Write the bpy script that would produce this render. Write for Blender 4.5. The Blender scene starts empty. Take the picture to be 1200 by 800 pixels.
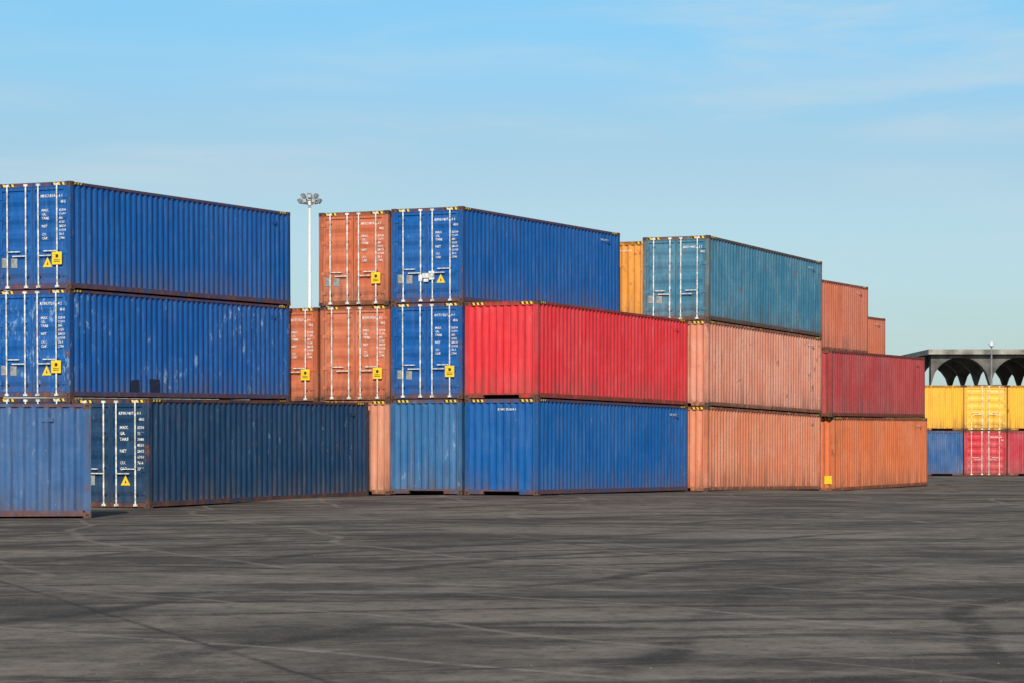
import bpy, math, random
from mathutils import Matrix, Vector, Euler
random.seed(7)
sc = bpy.context.scene
sc.view_settings.view_transform = 'Standard'
sc.view_settings.look = 'None'
sc.view_settings.exposure = 0
CZ = 1.75
F = 3100.0

# ------------------------------------------------------------------ helpers
class MB:
    def __init__(s):
        s.v = []; s.f = []; s.m = []
    def quad(s, a, b, c, d, m=0):
        n = len(s.v); s.v += [a, b, c, d]; s.f.append((n, n+1, n+2, n+3)); s.m.append(m)
    def tri(s, a, b, c, m=0):
        n = len(s.v); s.v += [a, b, c]; s.f.append((n, n+1, n+2)); s.m.append(m)
    def box(s, x0, x1, y0, y1, z0, z1, m=0):
        n = len(s.v)
        s.v += [(x0,y0,z0),(x1,y0,z0),(x1,y1,z0),(x0,y1,z0),(x0,y0,z1),(x1,y0,z1),(x1,y1,z1),(x0,y1,z1)]
        for q in ((0,3,2,1),(4,5,6,7),(0,1,5,4),(1,2,6,5),(2,3,7,6),(3,0,4,7)):
            s.f.append(tuple(n+i for i in q)); s.m.append(m)
    def tube(s, p0, p1, r0, r1=None, seg=8, m=0, cap=True):
        if r1 is None: r1 = r0
        p0 = Vector(p0); p1 = Vector(p1); d = (p1-p0).normalized()
        a = d.orthogonal().normalized(); b = d.cross(a)
        n = len(s.v)
        for i in range(seg):
            t = 2*math.pi*i/seg; o = a*math.cos(t)+b*math.sin(t)
            s.v.append(tuple(p0+o*r0)); s.v.append(tuple(p1+o*r1))
        for i in range(seg):
            j = (i+1) % seg
            s.f.append((n+2*i, n+2*j, n+2*j+1, n+2*i+1)); s.m.append(m)
        if cap:
            s.f.append(tuple(n+2*i for i in reversed(range(seg)))); s.m.append(m)
            s.f.append(tuple(n+2*i+1 for i in range(seg))); s.m.append(m)
    def strip(s, prof, z0, z1, fn, m=0):
        n = len(s.v)
        for t, d in prof:
            s.v.append(fn(t, d, z0)); s.v.append(fn(t, d, z1))
        for i in range(len(prof)-1):
            s.f.append((n+2*i, n+2*i+2, n+2*i+3, n+2*i+1)); s.m.append(m)
    def mesh(s, vs, fs, fn, m=0):
        n = len(s.v)
        s.v += [fn(v) for v in vs]
        for f in fs:
            s.f.append(tuple(n+i for i in f)); s.m.append(m)
    def build(s, name, mats, parent=None, smooth=False):
        me = bpy.data.meshes.new(name)
        me.from_pydata(s.v, [], s.f)
        for mt in mats: me.materials.append(mt)
        me.polygons.foreach_set('material_index', s.m)
        if smooth: me.polygons.foreach_set('use_smooth', [True]*len(s.f))
        me.update()
        ob = bpy.data.objects.new(name, me)
        sc.collection.objects.link(ob)
        if parent: ob.parent = parent
        return ob

def empty(name, mw=None):
    e = bpy.data.objects.new(name, None)
    e.empty_display_size = 0.5
    sc.collection.objects.link(e)
    if mw is not None: e.matrix_world = mw
    return e

class NT:
    def __init__(s, tree): s.t = tree; s.n = tree.nodes; s.l = tree.links
    def set(s, sock, v):
        if isinstance(v, bpy.types.NodeSocket): s.l.new(v, sock)
        else: sock.default_value = v
    def math(s, op, a, b=0.0, c=None, clamp=False):
        n = s.n.new('ShaderNodeMath'); n.operation = op; n.use_clamp = clamp
        s.set(n.inputs[0], a); s.set(n.inputs[1], b)
        if c is not None: s.set(n.inputs[2], c)
        return n.outputs[0]
    def vmath(s, op, a, b):
        n = s.n.new('ShaderNodeVectorMath'); n.operation = op
        s.set(n.inputs[0], a); s.set(n.inputs[1], b)
        return n.outputs['Value'] if op in ('LENGTH', 'DISTANCE') else n.outputs[0]
    def noise(s, vec, scale, detail=4, rough=.55, dist=0.0):
        n = s.n.new('ShaderNodeTexNoise'); s.set(n.inputs['Vector'], vec)
        n.inputs['Scale'].default_value = scale; n.inputs['Detail'].default_value = detail
        n.inputs['Roughness'].default_value = rough; n.inputs['Distortion'].default_value = dist
        return n.outputs['Fac']
    def ramp(s, v, a, b, c=0.0, d=1.0):
        n = s.n.new('ShaderNodeMapRange'); n.interpolation_type = 'SMOOTHSTEP'
        s.set(n.inputs['Value'], v)
        s.set(n.inputs['From Min'], a); s.set(n.inputs['From Max'], b)
        s.set(n.inputs['To Min'], c); s.set(n.inputs['To Max'], d)
        return n.outputs[0]
    def mix(s, f, a, b, mode='MIX'):
        n = s.n.new('ShaderNodeMix'); n.data_type = 'RGBA'; n.blend_type = mode
        s.set(n.inputs[0], f)
        s.set(n.inputs[6], a if isinstance(a, bpy.types.NodeSocket) else (*a, 1))
        s.set(n.inputs[7], b if isinstance(b, bpy.types.NodeSocket) else (*b, 1))
        return n.outputs[2]
    def comb(s, x, y, z):
        n = s.n.new('ShaderNodeCombineXYZ')
        for i, v in enumerate((x, y, z)): s.set(n.inputs[i], v)
        return n.outputs[0]

def new_mat(name):
    m = bpy.data.materials.new(name); m.use_nodes = True
    nt = NT(m.node_tree)
    b = m.node_tree.nodes['Principled BSDF']
    return m, nt, b

def simple(name, col, rough=.6, metal=0.0, var=.15, sc_=6):
    m, n, b = new_mat(name)
    tc = n.n.new('ShaderNodeTexCoord').outputs['Object']
    f = n.noise(tc, sc_, 4)
    dark = tuple(c*(1-var*2) for c in col); lite = tuple(min(1, c*(1+var)) for c in col)
    n.set(b.inputs['Base Color'], n.mix(n.ramp(f, .3, .7), dark, lite))
    b.inputs['Roughness'].default_value = rough; b.inputs['Metallic'].default_value = metal
    return m

def paint(name, col, H, rust=.3, fade=.3, scratch=.2, pale=(.5,.5,.5), rough=.5):
    m, n, b = new_mat(name)
    tc = n.n.new('ShaderNodeTexCoord').outputs['Object']
    off = (random.uniform(-50, 50), random.uniform(-50, 50), random.uniform(-50, 50))
    p = n.vmath('ADD', tc, off)
    sep = n.n.new('ShaderNodeSeparateXYZ'); n.l.new(tc, sep.inputs[0]); z = sep.outputs[2]
    big = n.noise(p, .55, 3, .6)
    st = n.noise(n.vmath('MULTIPLY', p, (5.0, 5.0, .40)), 1.0, 4, .6)
    st2 = n.noise(n.vmath('MULTIPLY', p, (11.0, 11.0, .8)), 1.0, 3, .65)
    fine = n.noise(n.vmath('MULTIPLY', p, (1.0, 1.0, .7)), 4.0, 7, .70)
    pl = tuple(c*(1-fade)+q*fade for c, q in zip(col, pale))
    dk = tuple(c*.60 for c in col)
    c = n.mix(n.ramp(big, .35, .66), col, pl)
    c = n.mix(n.math('MULTIPLY', n.ramp(st, .46, .74), .6), c, dk)
    c = n.mix(n.math('MULTIPLY', n.ramp(st2, .50, .74), .6*fade+.07), c, pale)
    c = n.mix(n.math('MULTIPLY', n.ramp(fine, .5, .75), .28), c, dk)
    # blotchy scuffs
    sc1 = n.noise(n.vmath('MULTIPLY', p, (3.0, 3.0, 1.1)), 2.2, 6, .72)
    scm = n.math('MULTIPLY', n.ramp(sc1, .66-.10*scratch, .70-.08*scratch), n.ramp(big, .46, .58))
    c = n.mix(n.math('MULTIPLY', scm, .7*scratch), c, pale)
    # dirt low
    low = n.ramp(z, 1.1, .1)
    c = n.mix(n.math('MULTIPLY', low, n.math('MULTIPLY', n.ramp(st, .32, .68), .5)), c, (.10, .08, .065))
    # rust
    th = .685-.13*rust
    r1 = n.math('MULTIPLY', n.ramp(fine, th, th+.07), n.ramp(big, .45, .58))
    edge = n.math('MAXIMUM', n.ramp(z, H-.20, H-.02), n.ramp(z, .32, .02))
    re = n.math('MULTIPLY', edge, n.ramp(fine, .54-.18*rust, .62-.12*rust))
    rs = n.math('MULTIPLY', n.ramp(st2, .60-.10*rust, .76-.12*rust), n.ramp(st, .50, .66))
    rs = n.math('MULTIPLY', rs, min(.8, rust*1.1))
    rr = n.math('MAXIMUM', n.math('MAXIMUM', r1, re), rs, clamp=True)
    rc = n.mix(n.ramp(fine, .4, .75), (.095, .034, .018), (.21, .08, .032))
    c = n.mix(n.math('MULTIPLY', rr, .82), c, rc)
    n.set(b.inputs['Base Color'], c)
    n.set(b.inputs['Roughness'], n.math('ADD', n.math('MULTIPLY', rr, .3), n.ramp(st, .3, .7, rough-.05, rough+.12)))
    b.inputs['Specular IOR Level'].default_value = .25
    bp = n.n.new('ShaderNodeBump'); bp.inputs['Strength'].default_value = .75; bp.inputs['Distance'].default_value = .035
    n.l.new(n.noise(p, 2.0, 2), bp.inputs['Height']); n.l.new(bp.outputs[0], b.inputs['Normal'])
    return m

M_GALV = simple('galvanised_steel', (.66, .66, .64), .5, .0, .25, 9)
M_RUB = simple('door_gasket_rubber', (.02, .02, .022), .7)
M_DARK = simple('underside_dark', (.03, .026, .022), .85)
M_WHITE = simple('white_marking', (.72, .73, .73), .6, 0, .2, 14)
M_YEL = simple('yellow_marking', (.80, .54, .02), .55, 0, .1, 12)
M_BLK = simple('black_marking', (.015, .015, .015), .6)
M_GREY = simple('plate_grey', (.32, .33, .33), .5, .2)
M_RUST = simple('rusty_casting', (.12, .055, .035), .8, 0, .3, 14)
M_PATCH = simple('dark_repair_paint', (.008, .022, .06), .6, 0, .3, 10)

# ------------------------------------------------------------------ text cache
_tc = {}
def text_mesh(s, size, align='LEFT'):
    k = (s, size, align)
    if k in _tc: return _tc[k]
    cu = bpy.data.curves.new('t', 'FONT'); cu.body = s; cu.size = size; cu.align_x = align
    cu.resolution_u = 1; cu.space_line = 1.0; cu.offset = size*.018
    ob = bpy.data.objects.new('t', cu); sc.collection.objects.link(ob)
    bpy.context.view_layer.update()
    me = bpy.data.meshes.new_from_object(ob)
    r = ([tuple(v.co) for v in me.vertices], [tuple(p.vertices) for p in me.polygons])
    bpy.data.objects.remove(ob); bpy.data.meshes.remove(me); bpy.data.curves.remove(cu)
    _tc[k] = r
    return r

def corr(t0, t1, n, depth):
    P = (t1-t0)/n; pr = []
    for i in range(n):
        a = t0+i*P
        pr += [(a, 0), (a+.13*P, 0), (a+.37*P, depth), (a+.63*P, depth), (a+.87*P, 0)]
    pr.append((t1, 0))
    return pr

W = 2.44
CODES = ['LKDU 465112 3', 'RTMU 720894 5', 'HNCU 318406 0', 'BVLU 902217 8', 'OSTU 551730 4', 'KPMU 497990 8']

def container(mw, col, H=2.9, L=12.19, end='door', rust=.3, fade=.25, scratch=.2, pale=(.5,.5,.5), rough=.5,
              frame=None, marks=(), hazard=True, idx=[0]):
    idx[0] += 1
    root = empty('shipping_container', mw)
    pm = paint('container_paint', col, H, rust, fade, scratch, pale, rough)
    fm = paint('container_frame_paint', frame or tuple(c*.8 for c in col), H, min(1, rust+.6), fade, scratch, pale, rough)
    # ---- frame
    b = MB(); pw = .15
    for x0 in (0, L-pw):
        for y0 in (0, W-pw):
            b.box(x0+.004, x0+pw-.004, y0+.004, y0+pw-.004, .118, H-.118, 0)
            for z0 in (0, H-.118):
                cx0 = x0 if x0 == 0 else L-.178
                cy0 = y0 if y0 == 0 else W-.162
                b.box(cx0, cx0+.178, cy0, cy0+.162, z0, z0+.118, 1)
                zc = z0+.06
                if x0 == 0:
                    b.box(-.003, .0, cy0+.055, cy0+.11, zc-.038, zc+.038, 2)
                if y0 == 0:
                    b.box(cx0+.05, cx0+.13, -.003, 0, zc-.025, zc+.025, 2)
    for y0, y1 in ((.010, .07), (W-.07, W-.010)):
        b.box(.178, L-.178, y0, y1, H-.085, H-.014, 0)
        b.box(.178, L-.178, y0-.004, y1, .035, .165, 0)
    for x0, x1 in ((.006, .10), (L-.10, L-.006)):
        b.box(x0, x1, .162, W-.162, H-.13, H-.012, 0)
    if end == 'door':
        b.box(.006, .12, .162, W-.162, .02, .15, 0)
    else:
        b.box(.006, .12, .162, .62, .02, .16, 0)
        b.box(.006, .12, W-.62, W-.162, .02, .16, 0)
        b.box(.006, .12, .62, W-.62, .11, .16, 0)
    b.box(L-.12, L-.006, .162, W-.162, .02, .15, 0)
    b.box(.13, L-.13, .08, W-.08, .13, .17, 2)
    k = 0.6
    while k < L-.5:
        b.box(k, k+.05, .08, W-.08, .03, .129, 2); k += .6
    b.build('frame', [fm, M_RUST, M_DARK], root)
    # ---- walls
    b = MB()
    n = round((L-.3)/.285)
    pr = corr(.146, L-.146, n, .042)
    b.strip(pr, .165, H-.085, lambda t, d, z: (t, .018+d, z))
    b.strip(pr, .165, H-.085, lambda t, d, z: (t, W-.018-d, z))
    pe = corr(.146, W-.146, 9, .045)
    if end != 'door':
        b.strip(pe, .155, H-.12, lambda t, d, z: (.018+d, t, z))
        b.strip(pe, .14, H-.12, lambda t, d, z: (L-.018-d, t, z))
    else:
        b.strip(pe, .14, H-.12, lambda t, d, z: (L-.018-d, t, z))
    b.strip(corr(.1, L-.1, 36, .02), .065, W-.065, lambda t, d, z: (t, z, H-.015-d))
    b.box(.06, .075, .15, W-.15, .16, H-.13) if end == 'door' else None
    for vx in (L-1.1,):
        b.box(vx, vx+.25, .004, .03, H-.42, H-.33)
    b.build('walls', [pm], root)
    # ---- doors
    if end == 'door':
        b = MB()
        zt, zb = H-.135, .155
        leaves = ((.155, 1.212), (1.228, W-.155))
        for y0, y1 in leaves:
            b.box(.014, .055, y0, y0+.07, zb, zt, 0)
            b.box(.014, .055, y1-.07, y1, zb, zt, 0)
            b.box(.014, .055, y0+.07, y1-.07, zt-.08, zt, 0)
            b.box(.014, .055, y0+.07, y1-.07, zb, zb+.10, 0)
            prf = corr(zb+.10, zt-.08, 5, .032)
            prf = [(t, .032-d) for t, d in prf]
            nn = len(b.v)
            for t, d in prf:
                b.v.append((.018+d, y0+.07, t)); b.v.append((.018+d, y1-.07, t))
            for i in range(len(prf)-1):
                b.f.append((nn+2*i, nn+2*i+1, nn+2*i+3, nn+2*i+2)); b.m.append(0)
            hy = y0 if y0 < 1 else y1
            for hz in (.35, .95, H-1.0, H-.45):
                s = 1 if y0 < 1 else -1
                a, c = sorted((hy-s*.06, hy+s*.10))
                b.box(-.006, .013, a, c, hz, hz+.11, 0)
        b.box(.012, .03, 1.212, 1.228, zb, zt, 1)
        for yy in (.145, W-.155):
            b.box(.008, .04, yy+.001, yy+.011, zb, zt, 1)
        b.box(.008, .04, .16, W-.16, zt, zt+.006, 1)
        b.build('doors', [pm, M_RUB], root)
        b = MB()
        for i, yy in enumerate((.42, 1.02, 1.42, 2.02)):
            b.tube((-.026, yy, .06), (-.026, yy, H-.05), .022, seg=8)
            for zz in (.34, H*.36, H*.68, H-.36):
                b.box(-.036, .012, yy-.05, yy+.05, zz, zz+.04, 1)
            for zz in (.045, H-.105):
                b.box(-.045, .004, yy-.055, yy+.055, zz, zz+.06, 0)
            hz = 1.02 if i in (0, 3) else .90
            s = 1 if i in (0, 2) else -1
            a, c = sorted((yy, yy+s*.42))
            b.box(-.050, -.037, a, c, hz, hz+.028, 0)
            b.box(-.037, .012, yy+s*.34-.03, yy+s*.34+.03, hz-.02, hz+.05, 1)
        b.build('locking_bars', [M_GALV, pm], root)
    # ---- markings
    b = MB()
    fe = lambda y, z, x=.010: (lambda v: (x, y-v[0], z+v[1]))
    fs = lambda x, z, y=.0: (lambda v: (x+v[0], y, z+v[1]))
    code = CODES[idx[0] % len(CODES)]
    XE = .010
    def T(s, size, fn, m=0):
        vs, fc = text_mesh(s, size); b.mesh(vs, fc, fn, m)
    if hazard:
        for base in (.20, L-.66):
            for j in range(6):
                s0 = base+j*.07
                b.quad((s0, .005, H-.078), (s0+.068, .005, H-.078), (s0+.098, .005, H-.022), (s0+.03, .005, H-.022), 1 if j % 2 == 0 else 2)
        for base in (.18, W-.18-.45):
            for j in range(6):
                s0 = base+j*.07
                b.quad((.002, s0, H-.10), (.002, s0+.068, H-.10), (.002, s0+.098, H-.03), (.002, s0+.03, H-.03), 1 if j % 2 == 0 else 2)
    if end == 'door':
        T(code[:4], .11, fe(.96, H-.42)); T(code[5:], .11, fe(.66, H-.42))
        T('45G1', .10, fe(.33, H-.58))
        k = 1.45 if 'bigtext' in marks else 1.0
        if 'text' in marks or 'bigtext' in marks:
            rows = [('MAX.', '32500'), ('GR.', '71650'), ('TARE', '3880'), ('', '8550'), ('NET', '28620'), ('', '63100'), ('CU.', '76.4'), ('CAP.', '2700')]
            for i, (l, r) in enumerate(rows):
                zz = H-.80-i*.108*k
                if l: T(l, .098*min(k, 1.2), fe(.93, zz))
                T(r, .088*min(k, 1.2), fe(.375, zz))
        if 'yellow' in marks:
            y, z = .56, .66
            b.box(-.061, -.052, y-.31, y, z, z+.34, 1)
            b.quad((-.064, y-.06, z+.07), (-.064, y-.25, z+.07), (-.064, y-.25, z+.09), (-.064, y-.06, z+.09), 2)
            b.quad((-.064, y-.06, z+.12), (-.064, y-.25, z+.12), (-.064, y-.25, z+.135), (-.064, y-.06, z+.135), 2)
            b.quad((-.064, y-.12, z+.18), (-.064, y-.20, z+.18), (-.064, y-.20, z+.27), (-.064, y-.12, z+.27), 2)
        if 'tri' in marks:
            y, z = .90, .60
            b.tri((XE-.001, y, z), (XE-.001, y-.30, z), (XE-.001, y-.15, z+.27), 1)
            b.tri((XE-.003, y-.12, z+.06), (XE-.003, y-.18, z+.06), (XE-.003, y-.15, z+.15), 2)
        if 'plate' in marks:
            b.quad((XE-.002, 2.22, .62), (XE-.002, 2.06, .62), (XE-.002, 2.06, .88), (XE-.002, 2.22, .88), 3)
            b.quad((XE-.002, 1.92, .60), (XE-.002, 1.72, .60), (XE-.002, 1.72, .86), (XE-.002, 1.92, .86), 3)
        if 'patch' in marks:
            for (y, z, w, h) in ((1.47, .66, .12, .2), (1.34, .76, .40, .14), (1.12, .70, .18, .26), (1.30, .64, .16, .09)):
                b.box(-.066, -.052, y-w, y, z, z+h, 0)
    elif 'noend' not in marks:
        T(code, .09, fe(W-1.10, H-.36, .013))
    if 'endyellow' in marks:
        b.quad((-.002, .42, .3), (-.002, .12, .3), (-.002, .12, .62), (-.002, .42, .62), 1)
    if 'sidepatch' in marks:
        b.quad((3.05, .012, .17), (3.5, .012, .17), (3.48, .012, .52), (3.08, .012, .50), 4)
        b.quad((4.05, .012, .17), (4.6, .012, .17), (4.58, .012, .54), (4.02, .012, .55), 4)
    if 'noside' not in marks:
        T(code, .10, fs(L-1.65, H-.36, .014))
    b.build('markings', [M_WHITE, M_YEL, M_BLK, M_GREY, M_PATCH], root)
    return root

def stack(X, D, zn, zf, u, tiers, L=12.19):
    ul = math.hypot(*u); yaw = math.atan2(u[1], u[0])
    pitch = math.atan2(zf-zn, L)
    base = Matrix.Translation((X, D, zn)) @ Matrix.Rotation(yaw, 4, 'Z') @ Matrix.Rotation(-pitch, 4, 'Y')
    z = 0
    for t in tiers:
        t = dict(t); dx = t.pop('dx', random.uniform(-.04, .04)); dy = t.pop('dy', random.uniform(-.025, .025)); H = t.get('H', 2.9)
        container(base @ Matrix.Translation((dx, dy, z)), **t)
        z += H
    P = [(X, D, zn), (X+u[0]/ul*L, D+u[1]/ul*L, zf), (X-u[1]/ul*W, D+u[0]/ul*W, zn), (X+(u[0]*L-u[1]*W)/ul, D+(u[1]*L+u[0]*W)/ul, zf)]
    GP.extend(P)
GP = []

BLUE = (.003, .086, .325); NAVY = (.006, .038, .10); ORANGE = (.50, .125, .058)
RED = (.62, .030, .042); TEAL = (.035, .155, .26); PINK = (.58, .215, .145)
U = (.427, .904); E = (-.904, .427)
blue = dict(col=BLUE, rust=.35, fade=.05, scratch=.4, pale=(.22, .36, .55))
navy = dict(col=NAVY, rust=.4, fade=.05, scratch=.5, pale=(.22, .3, .40))
orange = dict(col=ORANGE, rust=.45, fade=.2, scratch=.35, pale=(.6, .36, .26))
P0 = (.763, 78.9)
def at(du, de, o=P0): return (o[0]+U[0]*du+E[0]*de, o[1]+U[1]*du+E[1]*de)

# middle block
stack(*P0, .15, .07, U, [
    dict(col=(.003, .086, .31), end='front', rust=.5, fade=.05, scratch=.4, pale=(.22, .38, .6)),
    dict(col=RED, end='front', rust=.25, fade=.08, scratch=.4, pale=(.72, .3, .3), dx=0, dy=0, marks=('noend', 'noside'))])
stack(*at(0, 2.5), .15, .20, U, [
    dict(col=(.025, .12, .30), end='front', rust=.6, fade=.12, scratch=.8, pale=(.28, .40, .55), marks=('noend',)),
    dict(blue, marks=('text', 'yellow', 'plate')),
    dict(blue, marks=('text', 'tri', 'plate', 'patch'), scratch=.4)])
stack(*at(0, 5.0), .12, .15, U, [
    dict(col=(.60, .24, .15), end='front', rust=.5, fade=.3, scratch=.3, pale=(.65, .45, .36)),
    dict(orange, marks=('text', 'yellow')), dict(orange, marks=('text', 'yellow', 'plate'))])
stack(*at(0, 7.5), .10, .12, U, [
    dict(orange, end='front'), dict(orange, marks=('text', 'yellow'))])
# left block
stack(-9.60, 70.0, -.01, .06, (.427, .904), [dict(navy, marks=('bigtext', 'tri', 'plate', 'noside'))])
stack(-11.84, 71.1, .04, .15, (.408, .913), [
    dict(navy), dict(blue, marks=('text', 'tri', 'yellow', 'plate', 'sidepatch', 'noside'), scratch=1.0), dict(blue, marks=('text', 'tri', 'yellow', 'plate', 'noside'))])
# foreground container, long side to camera (turned)
a = math.radians(10.5)
A = (-9.53, 59.9); ua = (math.cos(a), math.sin(a))
stack(A[0]-ua[0]*12.19, A[1]-ua[1]*12.19, .03, .03, ua, [dict(col=(.018, .08, .23), H=2.59, end='front', rust=.55, fade=.12, scratch=.5, pale=(.25, .35, .5), hazard=False, marks=('noside',))])
# teal block
stack(6.64, 89.9, .06, -.10, (.422, .907), [
    dict(col=(.60, .19, .10), end='front', rust=.5, fade=.25, scratch=.5, pale=(.65, .42, .32), marks=('noend', 'noside')),
    dict(col=PINK, end='front', rust=.75, fade=.35, scratch=.5, pale=(.66, .40, .33), marks=('noend',)),
    dict(col=TEAL, rust=.85, fade=.25, scratch=.6, pale=(.22, .37, .46), frame=(.08, .10, .10), marks=('plate',))])
stack(*at(13.7, 1.95), .04, -.05, U, [dict(orange, end='front'), dict(orange, end='front'),
    dict(col=(.72, .29, .045), end='front', rust=.8, fade=.2, scratch=.3, pale=(.7, .45, .22))])
# right block
R0 = (12.46, 102.2)
stack(*R0, -.19, -.14, (.435, .900), [
    dict(col=(.60, .155, .060), end='front', rust=.45, fade=.15, scratch=.4, pale=(.64, .36, .25), marks=('endyellow',)),
    dict(col=(.36, .050, .055), H=2.59, end='front', rust=.4, fade=.14, scratch=.3, pale=(.5, .22, .2), dx=-.3, hazard=False, marks=('noside', 'noend'))])
stack(*at(0, 2.5, R0), -.15, -.15, U, [dict(orange, end='front'), dict(orange, end='front', H=2.75),
    dict(col=(.52, .15, .085), end='front', rust=.3, fade=.15, scratch=.2, pale=(.6, .36, .3))])
stack(12.7, 115.8, -.15, -.15, U, [dict(orange, H=2.59), dict(orange, H=2.59), dict(col=(.52, .14, .07), H=2.59, rust=.3, fade=.1, scratch=.2, hazard=False)])
# distant block, ends square to the camera
D2 = 151.5
def fx(px): return (px-600)*D2/F
YEL = (.80, .40, .035)
for px, c1, e1, c2, e2 in ((1129, (.02, .09, .26), 'front', YEL, 'front'), (1180, (.50, .025, .04), 'door', (.82, .44, .045), 'door'),
                           (1231, (.42, .03, .05), 'front', YEL, 'front'), (1282, (.03, .10, .30), 'front', (.5, .1, .05), 'front')):
    stack(fx(px), D2, -.20, -.20, (.0, 1.0), [
        dict(col=c1, H=2.59, end=e1, rust=.3, fade=.1, scratch=.2, hazard=False, marks=('noend',)),
        dict(col=c2, H=2.59, end=e2, rust=.3, fade=.1, scratch=.1, pale=(.75, .5, .25), hazard=False, marks=('noend',))])

# ------------------------------------------------------------------ ground
def axis(lo, hi, step, far):
    v = []; x = lo
    while x <= hi: v.append(x); x += step
    s = step; r = []
    x = v[-1]
    while x < far: s *= 1.5; x += s; r.append(x)
    l = []; x = v[0]; s = step
    while x > -far: s *= 1.5; x -= s; l.append(x)
    return l[::-1]+v+r
GP2 = GP+[(-20, 30, 0), (0, 30, 0), (20, 35, 0), (0, 10, 0), (40, 60, -.1), (30, 90, -.18), (-30, 60, 0), (15, 70, .02), (5, 65, .05), (-3, 55, .03), (25, 130, -.2)]
def gz(x, y):
    w = 1e-4; s = 0.0
    for (a_, b_, c_) in GP2:
        d = (x-a_)**2+(y-b_)**2
        k = 1/(d+1.2)**2
        w += k; s += k*c_
    return s/w-.012
xs = axis(-34, 50, 1.4, 4000); ys = axis(2, 175, 1.4, 4000)
b = MB()
for y in ys:
    for x in xs: b.v.append((x, y, gz(x, y)))
nx = len(xs)
for j in range(len(ys)-1):
    for i in range(nx-1):
        b.f.append((j*nx+i, j*nx+i+1, (j+1)*nx+i+1, (j+1)*nx+i)); b.m.append(0)
gm, n, bs = new_mat('worn_asphalt')
pos = n.n.new('ShaderNodeNewGeometry').outputs['Position']
pos = n.vmath('MULTIPLY', pos, (1, 1, 0))
warp = n.noise(pos, .07, 2)
big = n.noise(pos, .06, 4, .6)
mid = n.noise(pos, .40, 6, .70)
fine = n.noise(pos, 3.2, 6, .78)
vf = n.noise(pos, 20, 4, .8)
c = n.mix(n.ramp(mid, .32, .70), (.064, .054, .048), (.160, .138, .121))
c = n.mix(n.math('MULTIPLY', n.ramp(big, .44, .60), .55), c, (.180, .155, .136))
dk = n.noise(n.vmath('MULTIPLY', n.vmath('ADD', pos, (31, 7, 0)), (.55, 1.0, 1)), .20, 6, .72)
c = n.mix(n.math('MULTIPLY', n.ramp(dk, .48, .60), .82), c, (.046, .040, .037))
br0 = n.noise(pos, 1.3, 5, .75)
mk1 = n.noise(n.vmath('ADD', pos, (13, 26, 0)), .08, 3)
mk2 = n.noise(n.vmath('ADD', pos, (57, 99, 0)), .10, 3)
brk = n.ramp(br0, .32, .56)
def rings(cx, cy, period, w0, mk, amt, col, c, inv=False):
    d = n.vmath('DISTANCE', pos, (cx, cy, 0))
    d = n.math('ADD', d, n.math('MULTIPLY', warp, 6.0))
    fr = n.math('FRACT', n.math('DIVIDE', d, period))
    tri = n.math('ABSOLUTE', n.math('SUBTRACT', fr, .5))
    ln = n.ramp(tri, w0, w0*.3)
    m = n.ramp(mk, .42, .54) if not inv else n.ramp(mk, .56, .44)
    f = n.math('MULTIPLY', n.math('MULTIPLY', ln, m), n.math('MULTIPLY', brk, amt))
    return n.mix(f, c, col)
c = rings(-30, 120, 2.3, .14, mk1, .85, (.034, .030, .028), c)
c = rings(60, 10, 3.1, .09, mk2, .85, (.034, .030, .028), c)
c = rings(-45, -30, 4.3, .030, mk1, .5, (.24, .21, .185), c, True)
c = rings(20, 160, 5.7, .06, mk2, .8, (.032, .028, .026), c, True)
c = rings(90, 80, 3.7, .030, mk1, .45, (.23, .20, .18), c)
c = n.mix(n.ramp(fine, .38, .66, 0, .42), c, n.mix(1.0, c, (1.7, 1.65, 1.58), 'MULTIPLY'))
c = n.mix(n.ramp(fine, .48, .30, 0, .6), c, (.036, .032, .029))
c = n.mix(n.ramp(vf, .52, .72, 0, .5), c, (.26, .23, .208))
c = n.mix(n.ramp(vf, .46, .28, 0, .75), c, (.026, .023, .022))
sp = n.n.new('ShaderNodeSeparateXYZ'); n.l.new(pos, sp.inputs[0])
wob = n.math('MULTIPLY', br0, .22)
for (ca, sa, per) in ((math.cos(.35), math.sin(.35), 11.0), (math.cos(.35+math.pi/2), math.sin(.35+math.pi/2), 13.0)):
    q = n.math('ADD', n.math('ADD', n.math('MULTIPLY', sp.outputs[0], ca), n.math('MULTIPLY', sp.outputs[1], sa)), wob)
    t = n.math('ABSOLUTE', n.math('SUBTRACT', n.math('FRACT', n.math('DIVIDE', q, per)), .5))
    c = n.mix(n.math('MULTIPLY', n.math('MULTIPLY', n.ramp(t, .005, .002), brk), .65), c, (.03, .027, .025))
n.set(bs.inputs['Base Color'], c)
n.set(bs.inputs['Roughness'], n.ramp(mid, .3, .7, .8, .97))
bs.inputs['Specular IOR Level'].default_value = .12
bp = n.n.new('ShaderNodeBump'); bp.inputs['Strength'].default_value = .9; bp.inputs['Distance'].default_value = .035
n.l.new(fine, bp.inputs['Height']); n.l.new(bp.outputs[0], bs.inputs['Normal'])
b.build('ground', [gm], smooth=True)

# loose grit lying on the yard
b = MB()
for i in range(450):
    d = 18+random.random()**1.4*60; x = random.uniform(-.21, .21)*d*1.3
    r = random.uniform(.004, .011)
    z = gz(x, d)
    if (x > -12 and d > 66): continue
    pts = [(x+r*math.cos(a_)*random.uniform(.7, 1.3), d+r*math.sin(a_)*random.uniform(.7, 1.3), z) for a_ in (0, 1.25, 2.5, 3.8, 5.0)]
    top = (x, d, z+r*random.uniform(.5, .9))
    m_ = 0 if random.random() < .4 else 1
    for k in range(5): b.tri(pts[k], pts[(k+1) % 5], top, m_)
b.build('gravel', [simple('pale_stone', (.26, .235, .21), .9), simple('dark_stone', (.06, .055, .05), .9)])

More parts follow.
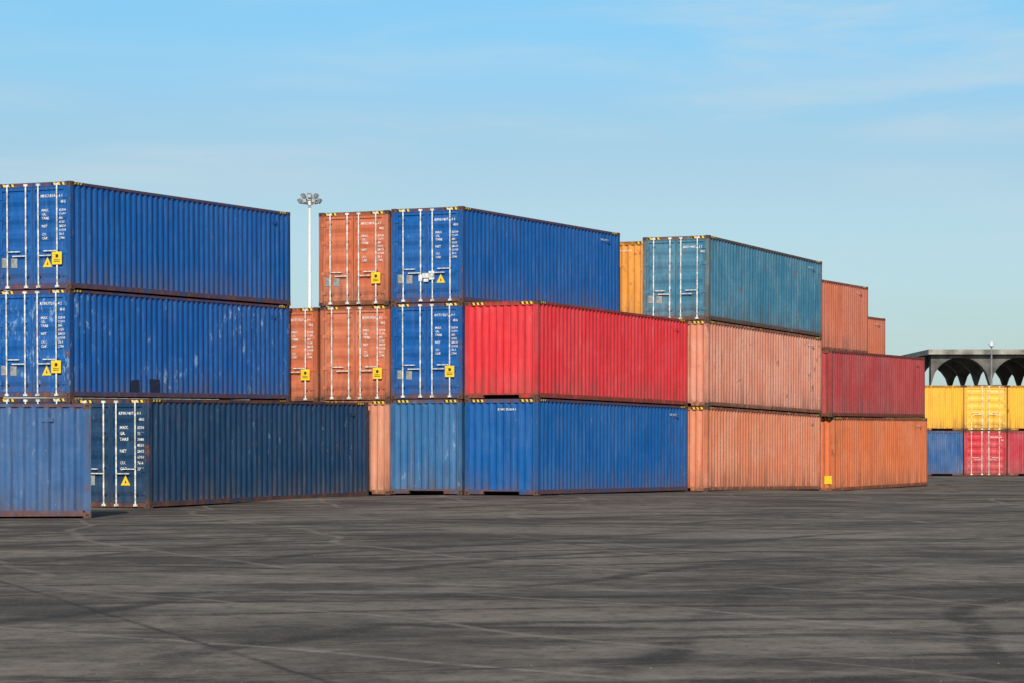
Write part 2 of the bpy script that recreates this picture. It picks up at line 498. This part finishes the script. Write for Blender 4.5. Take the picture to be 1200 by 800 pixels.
# ------------------------------------------------------------------ high mast light
M_POLE = simple('mast_pole_steel', (.62, .64, .66), .45, .1, .06)
M_GLASS = simple('floodlight_glass', (.75, .78, .8), .2, 0, .05)
M_HOUS = simple('floodlight_housing', (.22, .23, .24), .5, .2)
DM = 246.0; XM = (363-600)*DM/F
root = empty('high_mast_light', Matrix.Translation((XM, DM, -.1)))
b = MB(); b.tube((0, 0, 0), (0, 0, 23.9), .27, .13, 14); b.tube((0, 0, 0), (0, 0, .5), .5, .5, 14)
b.build('pole', [M_POLE], root, True)
b = MB()
zt = 24.0
b.tube((0, 0, zt-.2), (0, 0, zt+.25), .28, .2, 12)
for i in range(16):
    a0 = 2*math.pi*i/16; a1 = 2*math.pi*(i+1)/16
    b.tube((.75*math.cos(a0), .75*math.sin(a0), zt-.05), (.75*math.cos(a1), .75*math.sin(a1), zt-.05), .05, seg=6)
for i in range(8):
    a0 = 2*math.pi*(i+.5)/8
    b.tube((0, 0, zt), (.95*math.cos(a0), .95*math.sin(a0), zt), .04, seg=6)
b.build('head_frame', [M_POLE], root)
b = MB(); g = MB()
for tier, (rr, hh, cnt) in enumerate(((1.0, .15, 8), (.7, .62, 6))):
    for i in range(cnt):
        a0 = 2*math.pi*(i+.5)/cnt
        mt = Matrix.Rotation(a0, 4, 'Z') @ Matrix.Translation((rr, 0, zt+hh)) @ Matrix.Rotation(math.radians(35), 4, 'Y')
        t = MB(); t.box(-.10, .10, -.20, .20, -.19, .19); t.box(-.2, -.10, -.12, .12, -.12, .12)
        b.mesh(t.v, t.f, lambda v: tuple(mt @ Vector(v)))
        t = MB(); t.box(.10, .115, -.17, .17, -.16, .16)
        g.mesh(t.v, t.f, lambda v: tuple(mt @ Vector(v)))
b.build('floodlights', [M_HOUS], root); g.build('floodlight_lenses', [M_GLASS], root)

# ------------------------------------------------------------------ canopy building: thin slab on arched ribs and flared columns
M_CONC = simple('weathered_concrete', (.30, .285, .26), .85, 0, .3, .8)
M_CONCD = simple('shaded_concrete', (.12, .115, .11), .9, 0, .3, .8)  # darker concrete copy: shade under the canopy is put into its colour
DC = 200.0
def cx(px): return (px-600)*DC/F
root = empty('concrete_canopy_building', Matrix.Translation((cx(1078), DC, -.25)))
b = MB()
Zr = 8.72
b.box(0, 60, -5, 22, Zr-.2, Zr)
b.box(-.15, 60.1, -5.15, -5.003, Zr-.28, Zr+.08)
b.box(-.15, -.003, -5.0, 22, Zr-.28, Zr+.08)
b.build('roof_slab', [M_CONC], root)
# vaulted underside: arched ribs spanning between the column lines
b = MB(); c2 = MB()
SP = 4.4
cols = [4.5+SP*i-0.0 for i in range(12)]
for iy, Y in enumerate((-4.6, 1.0, 7.0, 13.0)):
    for i in range(-1, len(cols)-1):
        x0 = cols[0]-SP if i < 0 else cols[i]; x1 = x0+SP
        if x1 > 59: continue
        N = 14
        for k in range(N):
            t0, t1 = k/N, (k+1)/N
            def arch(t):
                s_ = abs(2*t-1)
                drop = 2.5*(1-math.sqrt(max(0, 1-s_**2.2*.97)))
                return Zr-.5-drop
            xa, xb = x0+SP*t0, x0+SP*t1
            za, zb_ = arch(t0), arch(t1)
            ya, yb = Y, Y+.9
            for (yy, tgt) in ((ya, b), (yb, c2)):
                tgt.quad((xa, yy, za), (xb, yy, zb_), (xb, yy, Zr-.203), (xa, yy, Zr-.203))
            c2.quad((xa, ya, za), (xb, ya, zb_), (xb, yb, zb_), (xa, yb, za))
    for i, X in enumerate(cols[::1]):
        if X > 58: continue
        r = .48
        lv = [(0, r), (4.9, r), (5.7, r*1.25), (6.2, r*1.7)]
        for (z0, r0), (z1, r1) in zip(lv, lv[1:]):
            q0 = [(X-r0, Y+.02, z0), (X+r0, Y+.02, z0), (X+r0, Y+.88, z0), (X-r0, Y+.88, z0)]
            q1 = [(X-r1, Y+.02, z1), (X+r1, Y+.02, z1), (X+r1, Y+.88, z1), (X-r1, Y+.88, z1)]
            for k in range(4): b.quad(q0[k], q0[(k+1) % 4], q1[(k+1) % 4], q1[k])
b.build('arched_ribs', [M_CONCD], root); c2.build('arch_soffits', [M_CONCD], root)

# one street lamp in front of the canopy
Dl = 185.0; hz = 8.6
root = empty('street_lamp', Matrix.Translation(((1162-600)*Dl/F, Dl, -.25)))
b = MB(); b.tube((0, 0, 0), (0, 0, hz), .09, .05, 10)
b.build('pole', [M_HOUS], root)
b = MB(); b.tube((0, 0, hz), (0, 0, hz+.18), .08, .24, 12); b.tube((0, 0, hz+.18), (0, 0, hz+.36), .24, .08, 12)
b.build('lamp_head', [M_POLE], root, True)

# ------------------------------------------------------------------ world + sun
sdir = Vector((-.05, -1.0, 0)).normalized(); el = math.radians(30)
s3 = Vector((sdir.x*math.cos(el), sdir.y*math.cos(el), math.sin(el)))
w = bpy.data.worlds.new('World'); sc.world = w; w.use_nodes = True
n = NT(w.node_tree)
bg = w.node_tree.nodes['Background']
tc = n.n.new('ShaderNodeTexCoord').outputs['Generated']
sp = n.n.new('ShaderNodeSeparateXYZ'); n.l.new(tc, sp.inputs[0]); zz = sp.outputs[2]
v = n.comb(sp.outputs[0], sp.outputs[1], n.math('ADD', n.math('MULTIPLY', zz, 2.0), .03))
v = n.vmath('NORMALIZE', v, (0, 0, 0))
sky = n.n.new('ShaderNodeTexSky'); sky.sky_type = 'NISHITA'; sky.sun_disc = False
sky.sun_elevation = el; sky.sun_rotation = math.atan2(s3.x, s3.y); sky.air_density = 1.0; sky.dust_density = .8; sky.ozone_density = 1.5
n.l.new(v, sky.inputs[0])
# hazy pale band near the horizon, clearer blue above, plain sky overhead
tint = n.mix(n.ramp(zz, .0, .10), (.58, .57, .50), (1.10, 1.08, .90))
tint = n.mix(n.ramp(zz, .09, .175), tint, (1.02, 1.52, 1.42))
tint = n.mix(n.ramp(zz, .18, .5), tint, (1.2, 1.2, 1.0))
c = n.mix(1.0, sky.outputs[0], tint, 'MULTIPLY')
cl = n.noise(n.vmath('MULTIPLY', tc, (8.0, 8.0, 55.0)), 1.0, 6, .6, .4)
cl2 = n.noise(n.vmath('MULTIPLY', n.vmath('ADD', tc, (3, 0, 0)), (2.4, 2.4, 24.0)), 1.0, 3)
f = n.math('MULTIPLY', n.math('MULTIPLY', n.ramp(cl, .36, .70), n.ramp(cl2, .32, .56)), .62)
c = n.mix(f, c, (4.2, 5.3, 6.0))
n.set(bg.inputs['Color'], c); bg.inputs['Strength'].default_value = .13
sun = bpy.data.lights.new('sun', 'SUN'); sun.energy = 4.6; sun.angle = math.radians(.6); sun.color = (1, .90, .76)
so = bpy.data.objects.new('sun', sun); sc.collection.objects.link(so)
so.rotation_euler = (-s3).to_track_quat('-Z', 'Y').to_euler()

# ------------------------------------------------------------------ camera
cam = bpy.data.cameras.new('camera'); co = bpy.data.objects.new('camera', cam); sc.collection.objects.link(co)
co.location = (0, 0, CZ); co.rotation_euler = (math.radians(90), 0, 0)
cam.sensor_width = 36; cam.lens = F/1200*36; cam.shift_y = 117/1200
cam.clip_start = .5; cam.clip_end = 9000
sc.camera = co
